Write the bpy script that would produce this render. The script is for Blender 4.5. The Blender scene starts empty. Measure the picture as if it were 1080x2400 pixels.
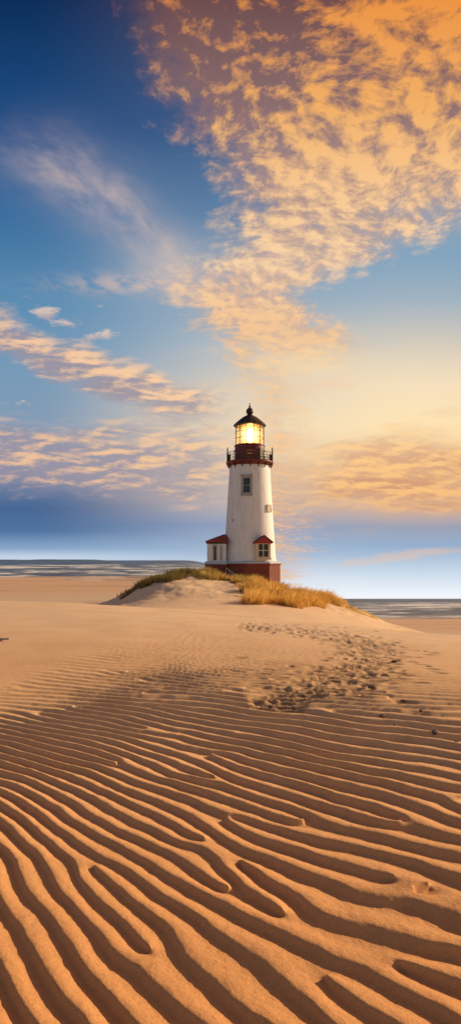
import bpy, bmesh, math, random
import numpy as np
from mathutils import Vector, Matrix
random.seed(4); rng=np.random.default_rng(4)
scene=bpy.context.scene
scene.view_settings.view_transform='Standard'; scene.view_settings.look='None'; scene.view_settings.exposure=0
F=1560.0; HZ=1312.0; H=1.6
def lin(c):
    o=[]
    for v in c[:3]:
        v=v/255.0
        o.append(v/12.92 if v<=0.04045 else ((v+0.055)/1.055)**2.4)
    return (o[0],o[1],o[2],1.0)
SUN=Vector((0.88,0.40,0.345)).normalized()
# ------------------------------------------------------------ node expression helper
class E:
    def __init__(s,nt,sock): s.nt=nt; s.k=sock
    def _m(s,op,*a):
        n=s.nt.nodes.new('ShaderNodeMath'); n.operation=op
        for i,v in enumerate((s,)+a):
            if isinstance(v,E): s.nt.links.new(v.k,n.inputs[i])
            else: n.inputs[i].default_value=v
        return E(s.nt,n.outputs[0])
    def __add__(s,o): return s._m('ADD',o)
    __radd__=__add__
    def __sub__(s,o): return s._m('SUBTRACT',o)
    def __rsub__(s,o): return (s*-1.0)+o
    def __mul__(s,o): return s._m('MULTIPLY',o)
    __rmul__=__mul__
    def __truediv__(s,o): return s._m('DIVIDE',o)
    def mx(s,o): return s._m('MAXIMUM',o)
    def mn(s,o): return s._m('MINIMUM',o)
    def ab(s): return s._m('ABSOLUTE')
    def pw(s,o): return s._m('POWER',o)
    def ex(s): return s._m('EXPONENT')
    def ss(s,a,b,lo=0.0,hi=1.0,kind='SMOOTHSTEP'):
        n=s.nt.nodes.new('ShaderNodeMapRange'); n.interpolation_type=kind
        s.nt.links.new(s.k,n.inputs[0])
        n.inputs[1].default_value=a; n.inputs[2].default_value=b; n.inputs[3].default_value=lo; n.inputs[4].default_value=hi
        return E(s.nt,n.outputs[0])
def comb(nt,x,y,z=0.0):
    n=nt.nodes.new('ShaderNodeCombineXYZ')
    for i,v in enumerate((x,y,z)):
        if isinstance(v,E): nt.links.new(v.k,n.inputs[i])
        else: n.inputs[i].default_value=v
    return E(nt,n.outputs[0])
def noise(nt,vec,scale,detail=4,rough=0.55,dist=0.0,typ='3D'):
    n=nt.nodes.new('ShaderNodeTexNoise'); n.noise_dimensions=typ
    if vec is not None: nt.links.new(vec.k,n.inputs['Vector'])
    n.inputs['Scale'].default_value=scale; n.inputs['Detail'].default_value=detail
    n.inputs['Roughness'].default_value=rough; n.inputs['Distortion'].default_value=dist
    return E(nt,n.outputs[0])
def ramp(nt,fac,stops,interp='LINEAR'):
    n=nt.nodes.new('ShaderNodeValToRGB'); cr=n.color_ramp; cr.interpolation=interp
    stops=sorted(stops,key=lambda a:a[0])
    while len(cr.elements)<len(stops): cr.elements.new(0.5)
    for i,(p,c) in enumerate(stops):
        cr.elements[i].position=p
    for i,(p,c) in enumerate(stops):
        cr.elements[i].position=p; cr.elements[i].color=c
    nt.links.new(fac.k,n.inputs[0]); return E(nt,n.outputs[0])
def fcurve(nt,fac,pts,div=1500.0):   # pts (pos 0..1, value)
    r=ramp(nt,fac,[(p,(v/div,v/div,v/div,1)) for p,v in pts],'EASE')
    n=nt.nodes.new('ShaderNodeSeparateColor'); nt.links.new(r.k,n.inputs[0])
    return E(nt,n.outputs[0])*div
def mix(nt,f,a,b,mode='MIX'):
    n=nt.nodes.new('ShaderNodeMix'); n.data_type='RGBA'; n.blend_type=mode; n.clamp_factor=True
    for i,v in ((0,f),(6,a),(7,b)):
        if isinstance(v,E): nt.links.new(v.k,n.inputs[i])
        else: n.inputs[i].default_value=v
    return E(nt,n.outputs[2])
# ------------------------------------------------------------ WORLD
w=bpy.data.worlds.new("World"); scene.world=w; w.use_nodes=True
nt=w.node_tree; nt.nodes.clear()
tc=nt.nodes.new('ShaderNodeTexCoord'); sp=nt.nodes.new('ShaderNodeSeparateXYZ'); nt.links.new(tc.outputs['Generated'],sp.inputs[0])
x=E(nt,sp.outputs[0]); y=E(nt,sp.outputs[1]); z=E(nt,sp.outputs[2])
yc=y.ab().mx(0.12)
u=x/yc; v=z/yc
px=u*F+540.0
py=v*(-F)+HZ
tv=(py*(-1/1412.0)+1.0).mx(0.0).mn(1.0)
def T(p): return 1-p/1412.0
def vr(st): return ramp(nt,tv,[(T(p),lin(c)) for p,c in st])
Lr=vr([(0,(12,46,90)),(300,(30,78,132)),(500,(54,108,158)),(700,(92,140,178)),(850,(116,154,184)),(1000,(132,156,182)),(1110,(112,130,162)),(1190,(72,104,148)),(1245,(80,116,160)),(1285,(136,166,200)),(1305,(196,212,230)),(1400,(205,220,235))])
Mr=vr([(0,(78,72,94)),(300,(66,94,134)),(500,(94,130,166)),(650,(134,164,188)),(800,(166,182,196)),(900,(208,200,190)),(1000,(236,214,184)),(1100,(230,204,172)),(1175,(196,182,176)),(1230,(148,162,190)),(1300,(166,188,214)),(1350,(215,226,238)),(1395,(240,244,250))])
Rr=vr([(0,(160,108,76)),(300,(168,142,124)),(470,(140,160,180)),(600,(132,164,190)),(700,(158,178,194)),(800,(204,198,188)),(900,(242,220,188)),(1000,(255,224,174)),(1100,(244,198,144)),(1190,(218,176,146)),(1235,(156,162,182)),(1280,(150,176,206)),(1340,(200,217,234)),(1395,(242,246,252))])
base=mix(nt,px.ss(60,620),Lr,Mr)
base=mix(nt,px.ss(560,1000),base,Rr)
# cloud plane coordinates (perspective towards the horizon)
zz=(v+0.22).mx(0.08)
cu=u/zz; cv=v*0.0+1.0
cv=cv/zz
P=comb(nt,cu,cv)
warp=noise(nt,P,2.6,3,0.5)
warp2=noise(nt,comb(nt,cu+5.0,cv),2.6,3,0.5)
wu=(warp-0.5)*0.20; wv=(warp2-0.5)*0.20
P2=comb(nt,cu+wu,cv*1.15+wv)
nbig=noise(nt,P2,4.0,6,0.6)
npuf=noise(nt,P2,20.0,7,0.64)
nfin=noise(nt,P2,55.0,5,0.65)
P3=comb(nt,cu+wu-0.014,cv*1.15+wv+0.016)
npuf2=noise(nt,P3,20.0,7,0.64)
relief=((npuf-npuf2)*2.6)
nbp=noise(nt,comb(nt,cu+wu-0.06,cv*1.15+wv+0.06),4.0,6,0.6)
brel=(nbig-nbp)*2.0
S2=comb(nt,u+v*0.10,v*3.6)           # low, horizontally drawn-out stratus
nst=noise(nt,S2,5.5,6,0.6,0.4)
nstf=noise(nt,S2,15.0,6,0.62,0.3)
S3=comb(nt,u+v*0.10+0.006,v*3.6-0.02)
nstg=noise(nt,S3,15.0,6,0.62,0.3)
srel=(nstf-nstg)*3.0
col=base
# A wisps running down from the upper left
lx=px-240.0; ly=py-460.0
along=lx*0.78+ly*0.62; across=lx*(-0.62)+ly*0.78
across=across-(along*along)*0.0005+along*0.03
wn=noise(nt,comb(nt,along*0.006,across*0.013),1.2,6,0.62,0.2)
wa=((across/(along.ss(-300,300,80,52)))._m('POWER',2.0)*-1.0).ex()*along.ss(-330,-60)*along.ss(360,170)
col=mix(nt,(wa*wn.ss(0.26,0.80)*0.80),col,lin((208,184,176)))
wa2=((across/110.0)._m('POWER',2.0)*-1.0).ex()*along.ss(-380,-60)*along.ss(420,170)
col=mix(nt,(wa2*0.16),col,lin((190,180,185)))
wb=((((px-440)/150)._m('POWER',2.0)+((py-635)/70)._m('POWER',2.0))*-1.0).ex()
col=mix(nt,(wb*nbig.ss(0.25,0.7)*0.5),col,lin((208,192,184)))
wc=((((px-350)/180)._m('POWER',2.0)+((py-665)/24)._m('POWER',2.0))*-1.0).ex()
col=mix(nt,(wc*npuf.ss(0.35,0.6)*0.7),col,lin((222,190,172)))
# B big altocumulus field
Lp=fcurve(nt,tv,[(T(p),q) for p,q in [(0,285),(100,330),(200,372),(280,410),(400,480),(500,560),(570,545),(640,450),(700,410),(760,445),(830,510),(890,600)]])
Rp=fcurve(nt,tv,[(T(p),q) for p,q in [(0,1450),(430,1450),(480,1150),(540,1060),(590,960),(640,820),(690,710),(740,760),(790,840),(840,800),(890,700)]])
dd=(px-Lp).mn(Rp-px)/95.0
dd=dd+(nbig-0.5)*3.0+(npuf-0.5)*2.4+(nfin-0.5)*1.0
al=dd.ss(-0.6,1.2)
hole=(nbig*0.50+npuf*0.50).ss(0.36,0.50,0.50,1.0)
topmask=py.ss(420,100)
al=al*(hole+topmask*0.5).mn(1.0)
lit=ramp(nt,(py/1000.0).mx(0.0),[(0.0,lin((240,150,68))),(0.25,lin((246,178,102))),(0.45,lin((254,204,146))),(0.62,lin((254,214,166))),(0.8,lin((246,192,138)))])
shd=ramp(nt,(py/1000.0).mx(0.0),[(0.0,lin((112,78,78))),(0.25,lin((142,110,110))),(0.45,lin((184,150,138))),(0.62,lin((206,174,156))),(0.8,lin((206,170,148)))])
lf=relief+brel+npuf.ss(0.32,0.70)*0.60+nbig.ss(0.33,0.7)*0.36+nfin.ss(0.3,0.7)*0.26-0.10
lf=lf+px.ss(380,1000,-0.46,0.40)*py.ss(560,200,0.10,1.0)
lf=lf-((((px-600)/270)._m('POWER',2.0)+((py-130)/130)._m('POWER',2.0))*-1.0).ex()*0.34
ccol=mix(nt,lf.mx(0.0).mn(1.0),shd,lit)
col=mix(nt,al*0.95,col,ccol)
# soft trailing veil below the big field
vb_=((((px-700)/190)._m('POWER',2.0)+((py-850)/60)._m('POWER',2.0))*-1.0).ex()
col=mix(nt,vb_*nst.ss(0.3,0.65)*0.75,col,lin((244,216,176)))
# C left bank, diagonal
cc=fcurve(nt,(px/1100.0).mx(0.0).mn(1.0),[(0,775),(0.13,845),(0.27,900),(0.40,938),(0.5,955),(1.0,965)])
cn=(py-cc)/56.0
cd=(cn*cn*-1.0)+1.4+(nst-0.5)*3.4+(nstf-0.5)*2.2
ca=cd.ss(-0.2,1.5)*px.ss(580,430)
clc=mix(nt,(srel+nstf.ss(0.35,0.66)*0.7+cn.ss(-1.0,0.9,0.5,-0.35)).mx(0.0).mn(1.0),lin((158,148,160)),lin((252,204,158)))
col=mix(nt,ca*0.92,col,clc)
# small puffs upper left of that bank
for (a,b,ra,rb) in ((103,732,34,15),(175,757,42,13),(248,785,44,15),(75,694,24,9),(235,718,11,5),(35,945,36,8)):
    e=((px-a)/ra)._m('POWER',2.0)+((py-b)/rb)._m('POWER',2.0)
    e=(1.0-e)+(npuf-0.5)*6.0+(nstf-0.5)*7.0
    col=mix(nt,e.ss(-0.2,1.8)*0.75,col,mix(nt,((b-py)/rb).ss(-1,0.6),lin((184,168,172)),lin((248,214,184))))
# D lower left stratus
dn=(py-1068.0-(px*0.05))/86.0
dde=(dn*dn*-1.0)+1.25+(nst-0.5)*3.6+(nstf-0.5)*1.8
da=dde.ss(-0.3,1.5)*px.ss(660,430)
col=mix(nt,da*0.85,col,mix(nt,(srel+nstf.ss(0.33,0.68)*0.85-dn.ss(-0.5,1.0)*0.42).mx(0.0).mn(1.0),lin((158,150,164)),lin((250,200,152))))
# E right low streaks, G small streak by the lantern
en=(py-1118.0+(px-860)*0.10)/104.0
ee=(en*en*-1.0)+1.2+(nst-0.5)*4.0+(nstf-0.5)*2.0
ea=ee.ss(-0.2,1.5)*px.ss(590,820)
col=mix(nt,ea*0.9,col,mix(nt,(nstf.ss(0.34,0.66)+srel*1.0).mx(0.0).mn(1.0),lin((204,142,108)),lin((253,192,120))))
for (a,b,ra,rb,sl) in ((770,905,160,22,-0.16),(1040,970,70,16,0.0),(930,1303,190,13,-0.12),(420,1190,60,10,-0.1)):
    e=((px-a)/ra)._m('POWER',2.0)+((py-b-(px-a)*sl)/rb)._m('POWER',2.0)
    e=(1.0-e)+(nst-0.5)*3.0+(nstf-0.5)*4.0
    col=mix(nt,e.ss(-0.2,1.8)*0.6,col,lin((238,196,158)))
# warm bright glow around the low right of the sky
gl=((((px-900)/360)._m('POWER',2.0)+((py-960)/150)._m('POWER',2.0))*-1.0).ex()
col=mix(nt,gl*0.36,col,lin((255,234,192)))
# physical sky behind the viewer
sk=nt.nodes.new('ShaderNodeTexSky'); sk.sky_type='NISHITA'; sk.sun_disc=False
sk.sun_elevation=math.asin(SUN.z); sk.sun_rotation=math.atan2(SUN.x,SUN.y)
skc=mix(nt,1.0,E(nt,sk.outputs[0]),(0.10,0.085,0.078,1),'MULTIPLY')
final=mix(nt,y.ss(-0.05,0.22),skc,col)
bg=nt.nodes.new('ShaderNodeBackground'); nt.links.new(final.k,bg.inputs[0]); bg.inputs[1].default_value=1.0
wo=nt.nodes.new('ShaderNodeOutputWorld'); nt.links.new(bg.outputs[0],wo.inputs[0])
# ------------------------------------------------------------ SUN
sl=bpy.data.lights.new('sun','SUN'); sl.energy=5.0; sl.angle=math.radians(0.6); sl.color=(1.0,0.74,0.45)
so=bpy.data.objects.new('sun',sl); scene.collection.objects.link(so)
so.rotation_euler=SUN.to_track_quat('Z','Y').to_euler()
# ------------------------------------------------------------ numpy noise
def perlin(xx,yy,seed=0):
    r=np.random.default_rng(seed); perm=r.permutation(256); perm=np.concatenate([perm,perm])
    ang=r.random(256)*2*np.pi; gx=np.cos(ang); gy=np.sin(ang)
    xi=np.floor(xx).astype(np.int64); yi=np.floor(yy).astype(np.int64)
    xf=xx-xi; yf=yy-yi; X0=xi&255; Y0=yi&255
    def g(i,j,a,b):
        h=perm[(perm[(X0+i)&255]+Y0+j)&255]; return gx[h]*a+gy[h]*b
    s=xf*xf*xf*(xf*(xf*6-15)+10); t=yf*yf*yf*(yf*(yf*6-15)+10)
    n0=g(0,0,xf,yf)*(1-s)+g(1,0,xf-1,yf)*s
    n1=g(0,1,xf,yf-1)*(1-s)+g(1,1,xf-1,yf-1)*s
    return (n0*(1-t)+n1*t)*1.4
def fbm(xx,yy,o=4,seed=0):
    a=0;amp=1;f=1
    for i in range(o):
        a=a+amp*perlin(xx*f+i*17.3,yy*f-i*9.1,seed+i); amp*=0.5; f*=2.03
    return a
def sst(a,b,t):
    t=np.clip((t-a)/(b-a),0,1); return t*t*(3-2*t)
# ------------------------------------------------------------ TERRAIN function
cols=[-600,0,150,220,300,350,420,480,540,600,660,720,780,840,900,1080,1700]
def wfun(pxx): return sst(430,740,pxx)
rows=[
(0.5,[0]*17),(8,[0]*17),
(16,[.05,.03,.02,.01,0,-.02,-.04,-.07,-.10,-.12,-.15,-.18,-.21,-.25,-.29,-.40,-.7]),
(22,[.08,.06,.04,0,-.06,-.11,-.18,-.24,-.30,-.35,-.40,-.46,-.52,-.6,-.68,-.85,-1.3]),
(26,[.08,.06,.02,-.08,-.17,-.24,-.33,-.43,-.53,-.62,-.70,-.80,-.90,-1.0,-1.12,-1.42,-2.0]),
(32,[-.6,-.7,-.75,-.80,-.82,-.82,-.80,-.8,-.85,-.92,-1.0,-1.15,-1.35,-1.55,-1.8,-2.4,-3.4]),
(40,[-2.0,-2.1,-2.0,-1.65,-1.15,-.8,-.55,-.50,-.55,-.68,-.86,-1.12,-1.5,-1.85,-2.25,-3.4,-5]),
(47,[-2.8,-2.8,-2.5,-1.8,-.65,.25,.66,.58,.14,-.10,-.32,-.70,-1.25,-2.05,-2.8,-4.5,-6.5]),
(52,[-3,-3,-2.7,-2.1,-.9,.2,.70,.65,.1,-.2,-.45,-.9,-1.5,-2.3,-3.2,-5,-7]),
(60,[-3,-3,-2.9,-2.6,-2,-1.4,-.7,-.5,-.5,-.7,-1,-1.6,-2.4,-3.2,-4.2,-6,-7.4]),
]
gl_l=np.linspace(math.log(0.5),math.log(6000),700)
gu=np.linspace(-600,1700,460)
tab=np.zeros((700,460))
rd=[math.log(r[0]) for r in rows]; rz=[np.interp(gu,cols,r[1]) for r in rows]
for dfar in (78,110,150,190,300,800,2500,6000):
    rd.append(math.log(dfar)); rz.append(-3-0.0577*dfar*wfun(gu))
rz=np.array(rz)
for j in range(460): tab[:,j]=np.interp(gl_l,rd,rz[:,j])
far=-3-0.0577*np.exp(gl_l)[:,None]*wfun(gu)[None,:]
tab[np.exp(gl_l)>78]=far[np.exp(gl_l)>78]
def blur(a,k,ax):
    ker=np.exp(-0.5*(np.arange(-3*k,3*k+1)/k)**2); ker/=ker.sum()
    pad=[(0,0),(0,0)]; pad[ax]=(3*k,3*k); b=np.pad(a,pad,mode='edge')
    return np.apply_along_axis(lambda m:np.convolve(m,ker,'valid'),ax,b)
sm=blur(blur(tab,4,0),3,1)
mk=sst(90,130,np.exp(gl_l))[:,None]
tab=sm*(1-mk)+tab*mk
def Zt(X,D):
    D=np.maximum(D,0.5); l=np.log(D); p=np.clip(540+F*X/D,-600,1699.9)
    a=np.clip((l-gl_l[0])/(gl_l[1]-gl_l[0]),0,698.999); b=np.clip((p+600)/(gu[1]-gu[0]),0,458.999)
    i=a.astype(int); j=b.astype(int); fa=a-i; fb=b-j
    return (tab[i,j]*(1-fa)*(1-fb)+tab[i+1,j]*fa*(1-fb)+tab[i,j+1]*(1-fa)*fb+tab[i+1,j+1]*fa*fb)
def pix2d(pxx,pyy,guess=10.):
    d=guess
    for _ in range(30):
        zz_=float(Zt(np.array([(pxx-540)/F*d]),np.array([d]))[0]); d=0.5*d+0.5*(H-zz_)*F/(pyy-HZ)
    return d
# mesh grid
pyr=np.arange(2520,1398,-1.4)
d1=H*F/(pyr-HZ)
d0=-1.2+ (d1[0]+1.2)*np.linspace(0,1,80)[:-1]
d2=np.arange(d1[-1]+0.2,82,0.22)
d3=np.geomspace(82.5,6000,150)
dr=np.concatenate([d0,d1,d2,d3])
uc=np.linspace(-0.37,0.37,820)
side=0.37+np.linspace(0,1,60)[1:]**1.8*1.6
uc=np.concatenate([-side[::-1],uc,side])
NR,NC=len(dr),len(uc)
D=np.repeat(dr[:,None],NC,1); X=uc[None,:]*(D+1.5)
Z=Zt(X,D)
PX=540+F*X/np.maximum(D,0.5)
dist=np.maximum(D,0.5)
# broad undulation
Z+=0.022*fbm(X*0.35,D*0.35,2,11)*sst(1,6,D)*(1-sst(60,90,D))
md=sst(34,42,D)*(1-sst(60,75,D))
Z+=0.16*fbm(X*0.35,D*0.3,4,31)*md
# ripple field: crests swing from steep on the near left to cross-wise further out
Xl=np.clip(X,-3.2,4)
fD=1.0-0.85*sst(2.6,8.5,D)
Gx=0.80*Xl-0.58*np.log(np.cosh((Xl-0.2)/0.9))*0.9
P_=D+0.34*X+fD*Gx
slp=0.34+fD*(0.80-0.58*np.tanh((Xl-0.2)/0.9))
ph=P_+0.13*fbm(X*0.45+3,D*0.42,2,5)+0.065*perlin(X*1.5,D*1.3,7)+0.030*perlin(X*3.4,D*3.0,8)+0.009*perlin(X*9,D*9,9)
lamb=0.250
phase=ph/lamb
for k in range(48):
    if k<16: dx,dy=rng.uniform(-1.1,1.1),rng.uniform(2.3,4.2)
    else: dx,dy=rng.uniform(-3.2,3.2),rng.uniform(4.2,10)
    sg=1 if k%2 else -1
    phase+=sg*np.arctan2((D-dy),(X-dx))/(2*np.pi)
t=phase-np.floor(phase)
a0=0.25
g=np.where(t<a0,0.5*t/a0,0.5+0.5*(t-a0)/(1-a0))
prof=(0.5-0.5*np.cos(2*np.pi*g))**0.9
PYf=HZ+(H-Z)*F/dist
fade_start=np.interp(PX,[0,150,300,420,540,700,900,1080],[1620,1550,1500,1480,1490,1500,1550,1580])
amp=sst(0,1,(PYf-fade_start+10)/180.0)
amp=np.where(D<12,amp,amp*(1-sst(12,17,D)))
amp=0.24*sst(0,1,(PYf-fade_start+20)/40)*(D<18)+0.76*amp
loc=0.95+0.30*fbm(X*0.9,D*0.9,2,15)
A=0.047*amp*np.clip(loc,0.55,1.25)*1.15/np.sqrt(1+slp**2)
Z+=A*(prof-0.5)
Z+=0.0022*fbm(X*7,D*7,3,19)*(1-sst(8,14,D))
Z+=0.0011*fbm(X*26,D*26,3,23)*(1-sst(3.5,7,D))
# footprints / trampled track
pathpx=np.array([(560,1467,7),(660,1473,10),(760,1486,16),(850,1508,26),(880,1538,36),(840,1572,36),(760,1600,32),(680,1628,22),(640,1650,12)],float)
dent_dark=np.zeros_like(Z); ZD=np.zeros_like(Z)
def dent(X0,D0,rx,ry,dep,rot):
    r0=np.searchsorted(dr,D0-0.4); r1=np.searchsorted(dr,D0+0.4)
    uu0=(X0-0.4)/(D0+1.5); uu1=(X0+0.4)/(D0+1.5)
    c0=np.searchsorted(uc,uu0); c1=np.searchsorted(uc,uu1)
    xs=X[r0:r1,c0:c1]-X0; ys=D[r0:r1,c0:c1]-D0
    a=xs*math.cos(rot)+ys*math.sin(rot); b=-xs*math.sin(rot)+ys*math.cos(rot)
    q=(a/rx)**2+(b/ry)**2
    ZD[r0:r1,c0:c1]=np.minimum(ZD[r0:r1,c0:c1],-dep*np.exp(-q**1.5))
    dent_dark[r0:r1,c0:c1]=np.maximum(dent_dark[r0:r1,c0:c1],np.exp(-q*0.6)*min(1,dep*18))  # mask for darker sand colour inside each dent, stronger for deeper ones
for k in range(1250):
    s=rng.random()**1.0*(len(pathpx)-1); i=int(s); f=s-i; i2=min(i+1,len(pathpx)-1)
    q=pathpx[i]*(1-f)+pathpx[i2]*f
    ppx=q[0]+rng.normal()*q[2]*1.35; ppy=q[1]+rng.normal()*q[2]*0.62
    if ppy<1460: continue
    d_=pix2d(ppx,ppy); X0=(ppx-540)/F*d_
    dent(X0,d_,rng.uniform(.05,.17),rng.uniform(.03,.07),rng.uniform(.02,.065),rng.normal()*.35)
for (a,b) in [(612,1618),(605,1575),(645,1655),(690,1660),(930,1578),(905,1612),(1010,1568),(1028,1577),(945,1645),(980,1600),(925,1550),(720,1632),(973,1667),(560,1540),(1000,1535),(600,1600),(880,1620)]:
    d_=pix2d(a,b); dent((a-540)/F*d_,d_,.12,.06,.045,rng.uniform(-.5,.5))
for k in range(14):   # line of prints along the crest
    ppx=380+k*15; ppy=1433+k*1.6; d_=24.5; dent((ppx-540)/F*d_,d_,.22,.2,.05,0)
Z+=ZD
# shoreline: sand dips below the water
SHORE=189-33*wfun(PX)
farm=sst(80,95,D)
Z+=farm*(0.12+0.10*fbm(X*0.03,D*0.08,3,41))*(1-sst(-25,10,D-SHORE))-sst(-12,30,D-SHORE)*1.2
verts=np.stack([X,D,Z],-1).reshape(-1,3).astype(np.float32)
def gridmesh(name,verts,NR,NC):
    me=bpy.data.meshes.new(name)
    idx=np.arange(NR*NC).reshape(NR,NC)
    f=np.stack([idx[:-1,:-1],idx[:-1,1:],idx[1:,1:],idx[1:,:-1]],-1).reshape(-1,4)
    me.vertices.add(NR*NC); me.vertices.foreach_set('co',verts.ravel())
    me.loops.add(f.size); me.loops.foreach_set('vertex_index',f.ravel().astype(np.int32))
    me.polygons.add(len(f)); me.polygons.foreach_set('loop_start',np.arange(0,f.size,4,dtype=np.int32))
    me.polygons.foreach_set('use_smooth',np.ones(len(f),bool))
    me.update(calc_edges=True)
    ob=bpy.data.objects.new(name,me); scene.collection.objects.link(ob); return ob
ground=gridmesh('sand_ground',verts,NR,NC)
at=ground.data.attributes.new('dent_dark','FLOAT','POINT'); at.data.foreach_set('value',dent_dark.ravel().astype(np.float32))
# ------------------------------------------------------------ materials
def newmat(name):
    m=bpy.data.materials.new(name); m.use_nodes=True; nt=m.node_tree
    b=nt.nodes['Principled BSDF']; return m,nt,b
def bump(nt,b,h,strength,dist):
    n=nt.nodes.new('ShaderNodeBump'); n.inputs['Strength'].default_value=strength; n.inputs['Distance'].default_value=dist
    nt.links.new(h.k,n.inputs['Height']); nt.links.new(n.outputs[0],b.inputs['Normal'])
def objco(nt):
    n=nt.nodes.new('ShaderNodeTexCoord'); return E(nt,n.outputs['Object'])
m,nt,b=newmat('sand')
co=objco(nt); s_=nt.nodes.new('ShaderNodeSeparateXYZ'); nt.links.new(co.k,s_.inputs[0])
ox=E(nt,s_.outputs[0]); oy=E(nt,s_.outputs[1]); oz=E(nt,s_.outputs[2])
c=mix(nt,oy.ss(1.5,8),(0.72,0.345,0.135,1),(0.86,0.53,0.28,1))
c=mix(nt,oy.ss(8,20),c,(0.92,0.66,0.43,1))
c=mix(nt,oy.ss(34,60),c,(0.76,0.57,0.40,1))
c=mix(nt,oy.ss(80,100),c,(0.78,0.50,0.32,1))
n1=noise(nt,co,1.1,5,0.6); n2=noise(nt,co,130,3,0.7); n3=noise(nt,co,28,4,0.65)
c=mix(nt,n1.ss(0.35,0.7)*0.22,c,(0.64,0.33,0.13,1))
c=mix(nt,n2.ss(0.50,0.70)*0.55,c,(0.38,0.18,0.07,1))
c=mix(nt,n3.ss(0.5,0.8)*0.30,c,(0.46,0.24,0.09,1))
an=nt.nodes.new('ShaderNodeAttribute'); an.attribute_name='dent_dark'; da_=E(nt,an.outputs['Fac'])
c=mix(nt,da_*0.72,c,(0.14,0.085,0.055,1))  # dents of the track coloured darker brown
# tidal flat streaks
st=noise(nt,comb(nt,ox*0.02,oy*0.12),1.6,6,0.65)
c=mix(nt,oy.ss(85,100)*st.ss(0.5,0.62)*0.5,c,(0.38,0.28,0.22,1))
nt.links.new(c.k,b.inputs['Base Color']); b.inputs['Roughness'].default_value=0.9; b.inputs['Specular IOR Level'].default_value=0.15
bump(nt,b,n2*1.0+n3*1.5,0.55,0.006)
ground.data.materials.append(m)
# sea
dr2=np.concatenate([np.arange(130,260,0.6),np.geomspace(260,5900,200)])
uc2=np.linspace(-1.2,1.2,500)
D2=np.repeat(dr2[:,None],500,1); X2=uc2[None,:]*D2
Z2=-3-0.0577*D2*wfun(540+F*X2/D2)
Z2+=0.20*(0.5+0.5*np.sin(D2*0.42*(1-0.0006*D2)+2.6*fbm(X2*0.02,D2*0.03,3,51)))**2.5*np.clip(fbm(X2*0.03,D2*0.02,2,53)+.7,0,1.3)*(1-sst(300,700,D2))
sea=gridmesh('sea',np.stack([X2,D2,Z2],-1).reshape(-1,3).astype(np.float32),len(dr2),500)
m,nt,b=newmat('sea_water')
co=objco(nt); s_=nt.nodes.new('ShaderNodeSeparateXYZ'); nt.links.new(co.k,s_.inputs[0])
ox=E(nt,s_.outputs[0]); oy=E(nt,s_.outputs[1])
inv=(oy*0.0+1.0)/oy
fo=noise(nt,comb(nt,ox*inv*9.0,inv*2600.0),0.55,5,0.62,0.25)
fo3=noise(nt,comb(nt,ox*inv*30.0+7.0,inv*6000.0),0.6,4,0.6,0.2)
c=mix(nt,oy.ss(200,700),(0.15,0.19,0.25,1),(0.06,0.13,0.26,1))
foam=(fo*0.6+fo3*0.4).ss(0.495,0.545)*oy.ss(1100,300)
c=mix(nt,foam*0.95,c,(0.90,0.88,0.86,1))
c=mix(nt,(fo*0.5+fo3*0.5).ss(0.485,0.44)*0.8,c,(0.04,0.06,0.09,1))
c=mix(nt,oy.ss(195,155)*0.45,c,(0.50,0.38,0.30,1))
nt.links.new(c.k,b.inputs['Base Color'])
ro=foam*0.5+0.42; nt.links.new(ro.k,b.inputs['Roughness']); b.inputs['Specular IOR Level'].default_value=0.2
bump(nt,b,noise(nt,comb(nt,ox*0.25,oy*0.9),1.0,4,0.6)+fo,0.9,0.6)
sea.data.materials.append(m)
# ------------------------------------------------------------ simple material factory
def paint(name,colr,rough=0.5,var=0.12,scale=3,dark=None,bumpd=0.0,metal=0.0,stretch=False):
    m,nt,b=newmat(name); co=objco(nt)
    if stretch:
        mp=nt.nodes.new('ShaderNodeMapping'); mp.inputs['Scale'].default_value=(1,1,0.25); nt.links.new(co.k,mp.inputs[0]); vec=E(nt,mp.outputs[0])
    else: vec=co
    n=noise(nt,vec,scale,6,0.65)
    dk=dark or tuple(q*0.55 for q in colr[:3])+(1,)
    c=mix(nt,n.ss(0.42,0.75)*var*3,colr,dk); nt.links.new(c.k,b.inputs['Base Color'])
    b.inputs['Roughness'].default_value=rough; b.inputs['Metallic'].default_value=metal
    if bumpd>0: bump(nt,b,noise(nt,co,25,3,0.6),0.5,bumpd)
    return m
M_white=paint('white_masonry_paint',(0.78,0.78,0.80,1),0.6,0.16,2.6,(0.50,0.48,0.46,1),0.004,stretch=True)
M_red=paint('red_paint',(0.15,0.014,0.010,1),0.45,0.2,3)
M_dark=paint('black_iron',(0.028,0.018,0.015,1),0.45,0.15,6)
M_roof=paint('red_roof_tiles',(0.33,0.035,0.022,1),0.6,0.2,5)
M_trim=paint('cream_trim',(0.66,0.58,0.45,1),0.6,0.12,6)
M_grey=paint('grey_frame',(0.42,0.42,0.40,1),0.6,0.12,6)
M_pane=paint('window_glass',(0.03,0.035,0.04,1),0.08,0.05,2)
M_blue=paint('pale_blue_ledge',(0.48,0.55,0.68,1),0.6,0.1,4)
m,nt,b=newmat('brick'); M_brick=m
co=objco(nt); br=nt.nodes.new('ShaderNodeTexBrick'); nt.links.new(co.k,br.inputs[0])
s_=nt.nodes.new('ShaderNodeSeparateXYZ'); nt.links.new(co.k,s_.inputs[0])
vb=comb(nt,E(nt,s_.outputs[0])+E(nt,s_.outputs[1])*0.8,E(nt,s_.outputs[2])); nt.links.new(vb.k,br.inputs[0])
br.inputs['Color1'].default_value=(0.24,0.038,0.022,1); br.inputs['Color2'].default_value=(0.13,0.02,0.014,1); br.inputs['Mortar'].default_value=(0.20,0.09,0.06,1)
br.inputs['Scale'].default_value=3.0; br.inputs['Mortar Size'].default_value=0.02
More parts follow.
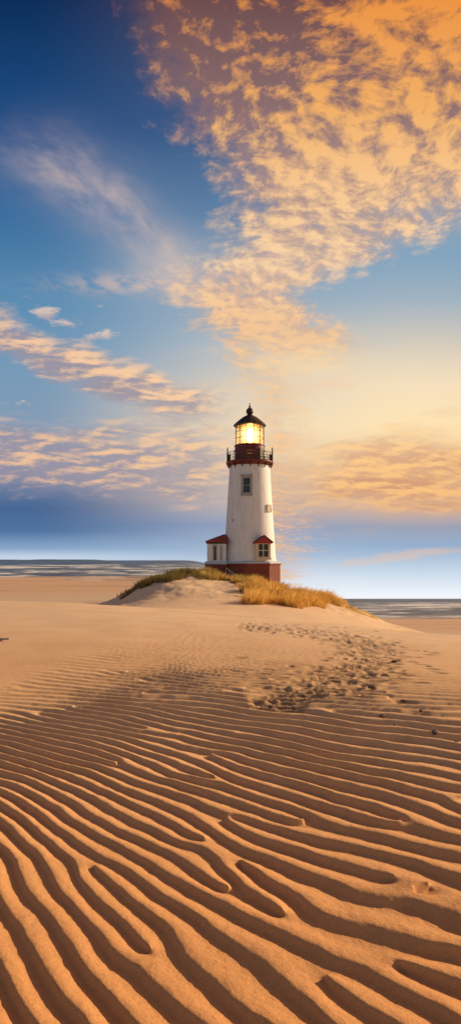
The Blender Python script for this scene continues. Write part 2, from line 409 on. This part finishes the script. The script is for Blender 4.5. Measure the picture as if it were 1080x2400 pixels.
nt.links.new(br.outputs[0],b.inputs['Base Color']); b.inputs['Roughness'].default_value=0.85
# ------------------------------------------------------------ lighthouse
LC=Vector((1.615,56.0,0)); SC=F/56.0
def ZP(p): return H+(HZ-p)/SC
def XP(p): return (p-540)/SC
lh=bpy.data.objects.new('lighthouse',None); scene.collection.objects.link(lh); lh.location=LC
def addbm(bm,name,mat,parent=lh,smooth=False,loc=LC,local=True):
    me=bpy.data.meshes.new(name); bmesh.ops.recalc_face_normals(bm,faces=bm.faces); bm.to_mesh(me); bm.free()
    if smooth:
        for p in me.polygons: p.use_smooth=True
    ob=bpy.data.objects.new(name,me); scene.collection.objects.link(ob); ob.parent=parent
    me.materials.append(mat); return ob
def lathe(bm,prof,seg=48,phase=0.0,cx=0,cy=0):
    rings=[]
    for r,zz_ in prof:
        rings.append([bm.verts.new((cx+r*math.sin(phase+2*math.pi*i/seg),cy-r*math.cos(phase+2*math.pi*i/seg),zz_)) for i in range(seg)])
    for a,b_ in zip(rings[:-1],rings[1:]):
        for i in range(seg): bm.faces.new((a[i],a[(i+1)%seg],b_[(i+1)%seg],b_[i]))
    bm.faces.new(rings[0][::-1]); bm.faces.new(rings[-1])
def tube(bm,p,q,r,seg=6):
    p=Vector(p);q=Vector(q);d=q-p;l=d.length
    mt=Matrix.Translation((p+q)/2)@d.to_track_quat('Z','Y').to_matrix().to_4x4()
    bmesh.ops.create_cone(bm,cap_ends=True,segments=seg,radius1=r,radius2=r,depth=l,matrix=mt)
def box(bm,c,s,rot=None):
    mt=Matrix.Translation(Vector(c))
    if rot is not None: mt=mt@rot
    mt=mt@Matrix.Diagonal((s[0],s[1],s[2],1))
    bmesh.ops.create_cube(bm,size=1.0,matrix=mt)
def ring(bm,r,zz_,tr,seg=40):
    for i in range(seg):
        a=2*math.pi*i/seg; b_=2*math.pi*(i+1)/seg
        tube(bm,(r*math.sin(a),-r*math.cos(a),zz_),(r*math.sin(b_),-r*math.cos(b_),zz_),tr,5)
zt,zb=ZP(1092),ZP(1316); rt,rb=47/SC,61.5/SC
def rtow(zz_):
    f=(zz_-zb)/(zt-zb); return rb+(rt-rb)*(f**0.92 if f>0 else 0)
bm=bmesh.new(); pr=[(rtow(zb+(zt-zb)*i/14),zb+(zt-zb)*i/14) for i in range(15)]
pr=[(rb+0.06,zb),(rb+0.06,zb+0.12),(rtow(zb+.13),zb+0.13)]+pr[1:]
lathe(bm,pr,64); ob=addbm(bm,'tower_wall',M_white,smooth=True)
em=ob.modifiers.new('e','EDGE_SPLIT'); em.split_angle=math.radians(35)
# gallery
bm=bmesh.new(); lathe(bm,[(rt+.02,ZP(1094)),(rt+.14,ZP(1090)),(rt+.22,ZP(1089)),(1.96,ZP(1087)),(2.0,ZP(1087)+.03),(2.0,ZP(1084)),(1.94,ZP(1083))],48); addbm(bm,'gallery_deck',M_red)
bm=bmesh.new()
for i in range(16):
    a=2*math.pi*i/16
    tube(bm,(1.72*math.sin(a),-1.72*math.cos(a),ZP(1098)),(1.93*math.sin(a),-1.93*math.cos(a),ZP(1088)),.05)
addbm(bm,'gallery_brackets',M_dark)
bm=bmesh.new()
for i in range(28):
    a=2*math.pi*(i+.5)/28; s,c_=math.sin(a),math.cos(a); hgt=ZP(1063)
    tube(bm,(1.92*s,-1.92*c_,ZP(1085)),(1.92*s,-1.92*c_,hgt),.026)
for zz_ in (ZP(1064),ZP(1071),ZP(1078)): ring(bm,1.92,zz_,.018)
for xx in (-1.86,1.88):
    box(bm,(xx,-.25,ZP(1068)),(.10,.10,1.15)); box(bm,(xx*.93,-.25,ZP(1074)),(.25,.25,.55)); tube(bm,(xx,-.25,ZP(1055)),(xx,-.25,ZP(1049)),.03)
addbm(bm,'gallery_railing',M_dark)
bm=bmesh.new(); lathe(bm,[(1.27,ZP(1085)),(1.27,ZP(1060)),(1.31,ZP(1059)),(1.31,ZP(1055)),(1.25,ZP(1054)),(1.25,ZP(1048)),(1.30,ZP(1047)),(1.30,ZP(1045))],32); addbm(bm,'watch_room',M_red)
bm=bmesh.new(); box(bm,(0.95,-.86,ZP(1067)),(.42,.1,.95),Matrix.Rotation(math.radians(48),4,'Z')); addbm(bm,'watch_room_door',M_dark)
# lantern
zl0,zl1=ZP(1045),ZP(999); RL=1.2
bm=bmesh.new()
for i in range(12):
    a=2*math.pi*(i+.5)/12; tube(bm,(RL*math.sin(a),-RL*math.cos(a),zl0),(RL*math.sin(a),-RL*math.cos(a),zl1),.034)
for zz_ in (zl0+.03,zl0+(zl1-zl0)*.36,zl0+(zl1-zl0)*.68,zl1-.03):
    ring(bm,RL,zz_,.026,24)
addbm(bm,'lantern_bars',M_dark)
m,nt,b=newmat('lantern_glass'); 
nt.nodes.remove(b); out=nt.nodes['Material Output']
tr=nt.nodes.new('ShaderNodeBsdfTransparent'); tr.inputs[0].default_value=(1,.93,.78,1)
tl=nt.nodes.new('ShaderNodeBsdfTranslucent'); tl.inputs[0].default_value=(1,.8,.45,1)
mx=nt.nodes.new('ShaderNodeMixShader'); mx.inputs[0].default_value=.16
nt.links.new(tr.outputs[0],mx.inputs[1]); nt.links.new(tl.outputs[0],mx.inputs[2]); nt.links.new(mx.outputs[0],out.inputs[0])
M_lg=m
bm=bmesh.new()
vs=[[bm.verts.new(((RL-.05)*math.sin(2*math.pi*(i+.5)/12),-(RL-.05)*math.cos(2*math.pi*(i+.5)/12),zz_)) for i in range(12)] for zz_ in (zl0,zl1)]
for i in range(12): bm.faces.new((vs[0][i],vs[0][(i+1)%12],vs[1][(i+1)%12],vs[1][i]))
addbm(bm,'lantern_panes',M_lg)
def emis(name,colr,st):
    m,nt,b=newmat(name); b.inputs['Base Color'].default_value=(.9,.7,.4,1)
    b.inputs['Emission Color'].default_value=colr; b.inputs['Emission Strength'].default_value=st; return m
M_e1=emis('lamp_fresnel_lens',(1,.50,.13,1),0.8); M_e2=emis('lamp_core',(1,.85,.55,1),14)
bm=bmesh.new()
zc=(zl0+zl1)/2-.05
lathe(bm,[(.42,zl0+.02),(.42,zl0+.3),(.2,zl0+.32)],20); lathe(bm,[(.2,zl1-.34),(.46,zl1-.32),(.46,zl1-.05)],20)
for k in range(10):
    if k in (0,): continue
    a=2*math.pi*k/10
    tube(bm,(.62*math.sin(a),-.62*math.cos(a),zl0+.15),(.62*math.sin(a),-.62*math.cos(a),zl1-.15),.11,8)
addbm(bm,'lamp_lens',M_e1)
bm=bmesh.new(); bmesh.ops.create_uvsphere(bm,u_segments=16,v_segments=10,radius=.30,matrix=Matrix.Translation((0.05,-.15,zc))@Matrix.Diagonal((1,1,1.9,1))); addbm(bm,'lamp_burner',M_e2,smooth=True)
pl=bpy.data.lights.new('lamp_light','POINT'); pl.energy=220; pl.color=(1,.62,.25); pl.shadow_soft_size=.3
po=bpy.data.objects.new('lamp_light',pl); scene.collection.objects.link(po); po.parent=lh; po.location=(0.05,-.75,zc)
# roof
bm=bmesh.new(); lathe(bm,[(1.22,ZP(1001)),(1.36,ZP(999)),(1.38,ZP(996.5)),(1.28,ZP(994)),(.95,ZP(986)),(.6,ZP(978.5)),(.30,ZP(974)),(.2,ZP(972)),(.14,ZP(970))],16); addbm(bm,'lantern_roof',M_dark)
bm=bmesh.new(); bmesh.ops.create_uvsphere(bm,u_segments=20,v_segments=12,radius=.31,matrix=Matrix.Translation((0,0,ZP(964.5))))
tube(bm,(0,0,ZP(972)),(0,0,ZP(945)),.045); bmesh.ops.create_uvsphere(bm,u_segments=10,v_segments=8,radius=.1,matrix=Matrix.Translation((0,0,ZP(953.5)))); addbm(bm,'finial',M_dark,smooth=True)
# plinth
ph_=math.radians(37)
bm=bmesh.new(); lathe(bm,[(2.56,-1.6),(2.56,ZP(1324)),(2.64,ZP(1323.5)),(2.64,ZP(1320.5))],8,ph_); addbm(bm,'plinth',M_brick)
bm=bmesh.new(); lathe(bm,[(2.60,ZP(1320.4)),(2.60,ZP(1317)),(2.3,ZP(1314.5))],8,ph_); addbm(bm,'plinth_ledge',M_blue)
# features on tower front
def tfeat(bm,pxc,pyc,wpx,hpx,out,thick,dz=0):
    zz_=ZP(pyc); r=rtow(zz_); xo=(pxc-585)/SC; a=math.asin(max(-1,min(1,xo/r)))
    rr_=r+out-thick/2
    tilt=math.atan((rb-rt)/(zt-zb))
    rot=Matrix.Rotation(a,4,'Z')@Matrix.Rotation(-tilt,4,'X')
    box(bm,(rr_*math.sin(a),-rr_*math.cos(a),zz_),(wpx/SC,thick,hpx/SC),rot)
def window(pxc,pyc,wp,hp,name,frame,cornice=True,mull=(1,1)):
    bm=bmesh.new(); t_=3.2
    tfeat(bm,pxc-wp/2+t_/2,pyc,t_,hp,.10,.34); tfeat(bm,pxc+wp/2-t_/2,pyc,t_,hp,.10,.34)
    tfeat(bm,pxc,pyc-hp/2+t_/2-.1,wp-2*t_,t_,.095,.33); tfeat(bm,pxc,pyc+hp/2-t_/2,wp-2*t_,t_,.095,.33)
    if cornice:
        tfeat(bm,pxc,pyc-hp/2-1.3,wp+4,2.4,.17,.42); tfeat(bm,pxc,pyc+hp/2+1.1,wp+3,2.0,.16,.40)
    addbm(bm,name+'_frame',frame)
    bm=bmesh.new(); iw,ih=wp-2*t_,hp-2*t_
    tfeat(bm,pxc,pyc,iw,ih,.035,.2); addbm(bm,name+'_glass',M_pane)
    bm=bmesh.new()
    e=1.1
    tfeat(bm,pxc-iw/2+e,pyc,2*e,ih-.1,.065,.2);tfeat(bm,pxc+iw/2-e,pyc,2*e,ih-.1,.065,.2)
    tfeat(bm,pxc,pyc-ih/2+e,iw-4*e,2*e,.062,.2);tfeat(bm,pxc,pyc+ih/2-e,iw-4*e,2*e,.062,.2)
    if mull[0]: tfeat(bm,pxc,pyc,1.2,ih-4*e,.06,.2)
    for q in range(mull[1]): tfeat(bm,pxc,pyc-ih/2+ih*(q+1)/(mull[1]+1),iw-4*e,1.0,.057,.2)
    addbm(bm,name+'_sash',frame)
window(577,1143,25,44,'upper_window',M_grey,True,(0,1))
window(628,1194,11,17,'side_window',M_trim,False,(1,1))
bm=bmesh.new(); tfeat(bm,546,1222,5,6,.03,.1); addbm(bm,'wall_vent',M_grey)
# porch bay on the right front
pc=610.5; zz0,zz1=ZP(1312),ZP(1271)
xo=(pc-585)/SC; a=math.asin(xo/2.2); rotb=Matrix.Rotation(a*0.6,4,'Z'); cb=Vector((xo,-1.98,0))
def bb(bm,lx_,ly_,lz_,sx,sy,sz): 
    p=rotb@Vector((lx_,ly_,0)); box(bm,(cb.x+p.x,cb.y+p.y,lz_),(sx,sy,sz),rotb)
W_=34/SC
bm=bmesh.new(); bb(bm,0,0,(zz0+zz1)/2,W_,.9,zz1-zz0); addbm(bm,'bay_wall',M_trim)
bm=bmesh.new(); bb(bm,0,-.455,ZP(1291),W_*.70,.03,30/SC); addbm(bm,'bay_window_glass',M_pane)
bm=bmesh.new()
for q in (-.36,-.02,.36): bb(bm,W_*q,-.478,ZP(1291),.07,.05,31/SC)
for q in (1276,1291,1306): bb(bm,0,-.472,ZP(q),W_*.80,.045,.06)
bb(bm,0,-.48,ZP(1310),W_*1.08,.18,.10)
addbm(bm,'bay_window_frame',M_trim)
bm=bmesh.new()
hw=W_/2+.13; zr0=ZP(1273); zr1=ZP(1258)
pts=[(-hw,zr0),(0,zr1),(hw,zr0),(hw,zr0-.09),(-hw,zr0-.09)]
f_=[bm.verts.new((cb+rotb@Vector((p,-.62,0))+Vector((0,0,q)))) for p,q in pts]; g_=[bm.verts.new((cb+rotb@Vector((p,.6,0))+Vector((0,0,q)))) for p,q in pts]
bm.faces.new(f_); bm.faces.new(g_[::-1])
for i in range(5): bm.faces.new((f_[i],f_[(i+1)%5],g_[(i+1)%5],g_[i]))
addbm(bm,'bay_roof',M_roof)
bm=bmesh.new()
for sgn in (-1,1):
    p0=cb+rotb@Vector((sgn*(hw+.03),-.64,0))+Vector((0,0,zr0)); p1=cb+rotb@Vector((0,-.64,0))+Vector((0,0,zr1+.03)); tube(bm,p0,p1,.05)
addbm(bm,'bay_bargeboard',M_dark)
# arched hatch and steps in the plinth front
bm=bmesh.new()
prf=[(-.45,-1.2),(.45,-1.2),(.45,-.25)]+[(.45*math.cos(math.pi*i/8),-.25+.4*math.sin(math.pi*i/8)) for i in range(1,8)]+[(-.45,-.25)]
f_=[bm.verts.new((.75+p,-2.56-.12,q+.15)) for p,q in prf]; g_=[bm.verts.new((.75+p,-2.2,q+.15)) for p,q in prf]
bm.faces.new(f_); bm.faces.new(g_[::-1])
for i in range(len(prf)): j=(i+1)%len(prf); bm.faces.new((f_[i],f_[j],g_[j],g_[i]))
addbm(bm,'plinth_hatch',M_dark)
# annex
ax0=XP(487)-LC.x; ax1=XP(530)-LC.x; zw0,zw1=ZP(1316),ZP(1272)
bm=bmesh.new(); box(bm,((ax0+ax1)/2,-.1,(zw0+zw1)/2),(ax1-ax0,3.2,zw1-zw0)); addbm(bm,'annex_wall',M_white)
bm=bmesh.new(); box(bm,((ax0+ax1)/2-.05,-.1,(ZP(1322)-1.2)/2),(ax1-ax0+.25,3.4,ZP(1322)+1.2)); addbm(bm,'annex_plinth',M_red)
bm=bmesh.new(); box(bm,((ax0+ax1)/2-.05,-.1,ZP(1319)),(ax1-ax0+.3,3.46,6/SC)); addbm(bm,'annex_ledge',M_blue)
bm=bmesh.new()
e=.14; x0,x1=ax0-e,ax1+.1; y0,y1=-1.7-e,1.5+e; z0_=zw1; z1_=ZP(1253)
B=[bm.verts.new(p) for p in ((x0,y0,z0_),(x1,y0,z0_),(x1,y1,z0_),(x0,y1,z0_))]
B2=[bm.verts.new(p) for p in ((x0,y0,z0_+.09),(x1,y0,z0_+.09),(x1,y1,z0_+.09),(x0,y1,z0_+.09))]
Tt=[bm.verts.new(p) for p in ((x1-.35,-.5,z1_),(x1,-.5,z1_),(x1,.3,z1_),(x1-.35,.3,z1_))]
bm.faces.new(B[::-1])
for i in range(4):
    j=(i+1)%4; bm.faces.new((B[i],B[j],B2[j],B2[i])); bm.faces.new((B2[i],B2[j],Tt[j],Tt[i]))
bm.faces.new(Tt); addbm(bm,'annex_roof',M_roof)
bm=bmesh.new(); box(bm,((ax0+ax1)/2,-.1,zw1-.07),(ax1-ax0+.12,3.32,.12)); addbm(bm,'annex_cornice',M_dark)
bm=bmesh.new()
for q in (501,508.5,519): box(bm,(XP(q)-LC.x,-1.715,ZP(1296)),(.09 if q<515 else .22,.05,1.25))
box(bm,(XP(504.7)-LC.x,-1.715,ZP(1278)),(.36,.05,.09)); addbm(bm,'annex_door_frame',M_grey)
bm=bmesh.new(); box(bm,(XP(504.7)-LC.x,-1.705,ZP(1297)),(.2,.03,1.15)); addbm(bm,'annex_door',M_pane)
# stair rail left of plinth
bm=bmesh.new()
for q in range(6):
    xx=-1.95+q*.22; tube(bm,(xx,-2.75-q*.03,-.9),(xx,-2.75-q*.03,ZP(1330)-q*.17),.022)
tube(bm,(-1.95,-2.75,ZP(1330)),(-.85,-2.9,ZP(1330)-.85),.03)
addbm(bm,'stair_rail',M_grey)
# ------------------------------------------------------------ dune grass
bv=[];bf=[];bc=[]
def clump(X0,D0,n,rad,hg,c1,c2,lean=0.25):
    tone=rng.uniform(.6,1.15)
    for k in range(n):
        a=rng.uniform(0,2*math.pi); r=rad*math.sqrt(rng.random()); xx=X0+r*math.cos(a); yy=D0+r*math.sin(a)*1.1
        zz_=float(Zt(np.array([xx]),np.array([yy]))[0])+0.16*float(fbm(np.array([xx*0.35]),np.array([yy*0.3]),4,31)[0])*1.0-.05
        h=hg*rng.uniform(.5,1.15)*(1-.45*(r/rad)**2)
        dx=math.cos(a)*r/rad*.55+lean+rng.normal()*.22; dy=math.sin(a)*r/rad*.5+rng.normal()*.22
        wd=rng.uniform(.012,.024); o=rng.uniform(0,math.pi); wx,wy=math.cos(o)*wd,math.sin(o)*wd
        i=len(bv)
        bv.extend([(xx-wx,yy-wy,zz_),(xx+wx,yy+wy,zz_),(xx-wx*.8+dx*h*.35,yy-wy*.8+dy*h*.35,zz_+h*.6),(xx+wx*.8+dx*h*.35,yy+wy*.8+dy*h*.35,zz_+h*.6),(xx+dx*h,yy+dy*h,zz_+h*.95)])
        bf.append((i,i+1,i+3,i+2)); bf.append((i+2,i+3,i+4))
        f=rng.random(); cc_=[(c1[q]*(1-f)+c2[q]*f)*tone for q in range(3)]
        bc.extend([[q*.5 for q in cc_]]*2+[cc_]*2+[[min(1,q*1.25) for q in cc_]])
OL1,OL2=(.12,.11,.03),(.42,.30,.08); GO1,GO2=(.70,.38,.07),(1.0,.66,.20)
def scatter(n,p0,p1,dlo,dhi,nb,hg,c1,c2,sl=0.0):
    for k in range(n):
        pp=rng.uniform(p0,p1); d_=rng.uniform(dlo,dhi)+sl*(pp-p0)/(p1-p0); clump((pp-540)/F*d_,d_,int(nb*rng.uniform(.6,1.3)),rng.uniform(.3,.65),hg*rng.uniform(.6,1.3),c1,c2)
scatter(40,330,420,44.5,50,110,.55,OL1,OL2)
scatter(18,290,345,45,48,80,.38,OL1,OL2)
scatter(38,410,500,46,51,110,.58,OL1,OL2)
scatter(38,470,600,46,51,120,.60,OL2,GO2)
scatter(36,560,660,43.5,50,130,.62,GO1,GO2,-3)
scatter(42,620,740,41,48,130,.66,GO1,GO2,-1)
for (a,d_) in ((590,36),(606,37),(655,37.5),(600,39.5),(700,39),(722,41),(745,43),(760,46),(640,41),(585,42),(680,37),(735,40)):
    clump((a-540)/F*d_,d_,280,.65,.95,GO1,GO2)
scatter(20,735,805,44,50,90,.5,GO1,GO2)
scatter(30,790,875,44,50,60,.25,OL2,GO2)
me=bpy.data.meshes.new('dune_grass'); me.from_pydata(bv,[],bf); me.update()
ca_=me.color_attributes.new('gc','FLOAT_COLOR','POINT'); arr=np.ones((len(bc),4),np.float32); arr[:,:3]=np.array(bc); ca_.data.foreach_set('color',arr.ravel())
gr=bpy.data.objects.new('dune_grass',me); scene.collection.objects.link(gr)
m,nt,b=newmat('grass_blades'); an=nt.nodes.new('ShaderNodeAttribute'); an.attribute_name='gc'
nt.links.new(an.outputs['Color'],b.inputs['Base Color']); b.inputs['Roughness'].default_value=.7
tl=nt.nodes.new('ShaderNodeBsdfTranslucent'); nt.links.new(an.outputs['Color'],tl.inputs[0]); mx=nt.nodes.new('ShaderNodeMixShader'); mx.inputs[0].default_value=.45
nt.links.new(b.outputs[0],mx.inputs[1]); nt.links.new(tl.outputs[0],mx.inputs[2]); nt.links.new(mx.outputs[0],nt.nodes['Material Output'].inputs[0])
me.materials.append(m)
# ------------------------------------------------------------ pebbles, driftwood, headland
bm=bmesh.new()
def gz(xx,yy): return float(Zt(np.array([xx]),np.array([yy]))[0])
for (a,b_,r) in [(895,1680,.035),(945,1645,.03),(1018,1720,.04),(1068,1744,.03),(923,1553,.05),(635,1658,.03),(690,1662,.035),(712,1634,.03),(985,1667,.025),(870,1612,.04),(925,1700,.02)]:
    d_=pix2d(a,b_); X0=(a-540)/F*d_
    mt=Matrix.Translation((X0,d_,gz(X0,d_)+r*.3))@Matrix.Rotation(rng.uniform(0,3),4,'Z')@Matrix.Diagonal((1.3,.8,.6,1))
    res=bmesh.ops.create_icosphere(bm,subdivisions=2,radius=r,matrix=mt)
    for v_ in res['verts']: v_.co+=Vector(rng.normal(size=3)*r*.07)
me=bpy.data.meshes.new('pebbles'); bm.to_mesh(me); bm.free(); pb=bpy.data.objects.new('pebbles',me); scene.collection.objects.link(pb); me.materials.append(paint('pebble_stone',(.12,.08,.06,1),.8))
bm=bmesh.new(); d_=pix2d(6,1505); X0=(4-540)/F*d_; zg=gz(X0,d_)
tube(bm,(X0-.5,d_,zg+.02),(X0+.0,d_+.05,zg+.05),.03,8); tube(bm,(X0,d_+.05,zg+.05),(X0+.15,d_+.02,zg+.06),.018,8); tube(bm,(X0-.2,d_+.02,zg+.04),(X0-.1,d_+.12,zg+.12),.012,6)
me=bpy.data.meshes.new('driftwood'); bm.to_mesh(me); bm.free(); dw=bpy.data.objects.new('driftwood',me); scene.collection.objects.link(dw); me.materials.append(paint('weathered_wood',(.42,.33,.26,1),.8))
# headland on the left horizon
bm=bmesh.new(); n=80; top=[];bot=[];bk=[]
DH=2600
for i in range(n+1):
    f=i/n; pxx=-250+f*525; X0=(pxx-540)/F*DH
    hh=5.5+1.6*float(perlin(np.array([f*9.]),np.array([.5]),3)[0]); hh*=min(1,(1-f)*9)
    bot.append(bm.verts.new((X0,DH,-3.2))); top.append(bm.verts.new((X0,DH+25,-3.0+hh))); bk.append(bm.verts.new((X0,DH+160,-3.2)))
for i in range(n):
    bm.faces.new((bot[i],bot[i+1],top[i+1],top[i])); bm.faces.new((top[i],top[i+1],bk[i+1],bk[i]))
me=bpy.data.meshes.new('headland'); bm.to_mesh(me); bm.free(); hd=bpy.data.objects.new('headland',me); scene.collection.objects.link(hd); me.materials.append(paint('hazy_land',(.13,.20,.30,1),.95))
# ------------------------------------------------------------ camera
cam=bpy.data.cameras.new('camera'); cam.sensor_fit='VERTICAL'; cam.sensor_height=36; cam.lens=36*F/2400; cam.shift_y=(HZ-1200)/2400
cam.clip_start=.05; cam.clip_end=20000
co_=bpy.data.objects.new('camera',cam); scene.collection.objects.link(co_); co_.location=(0,0,H); co_.rotation_euler=(math.radians(90),0,0)
scene.camera=co_
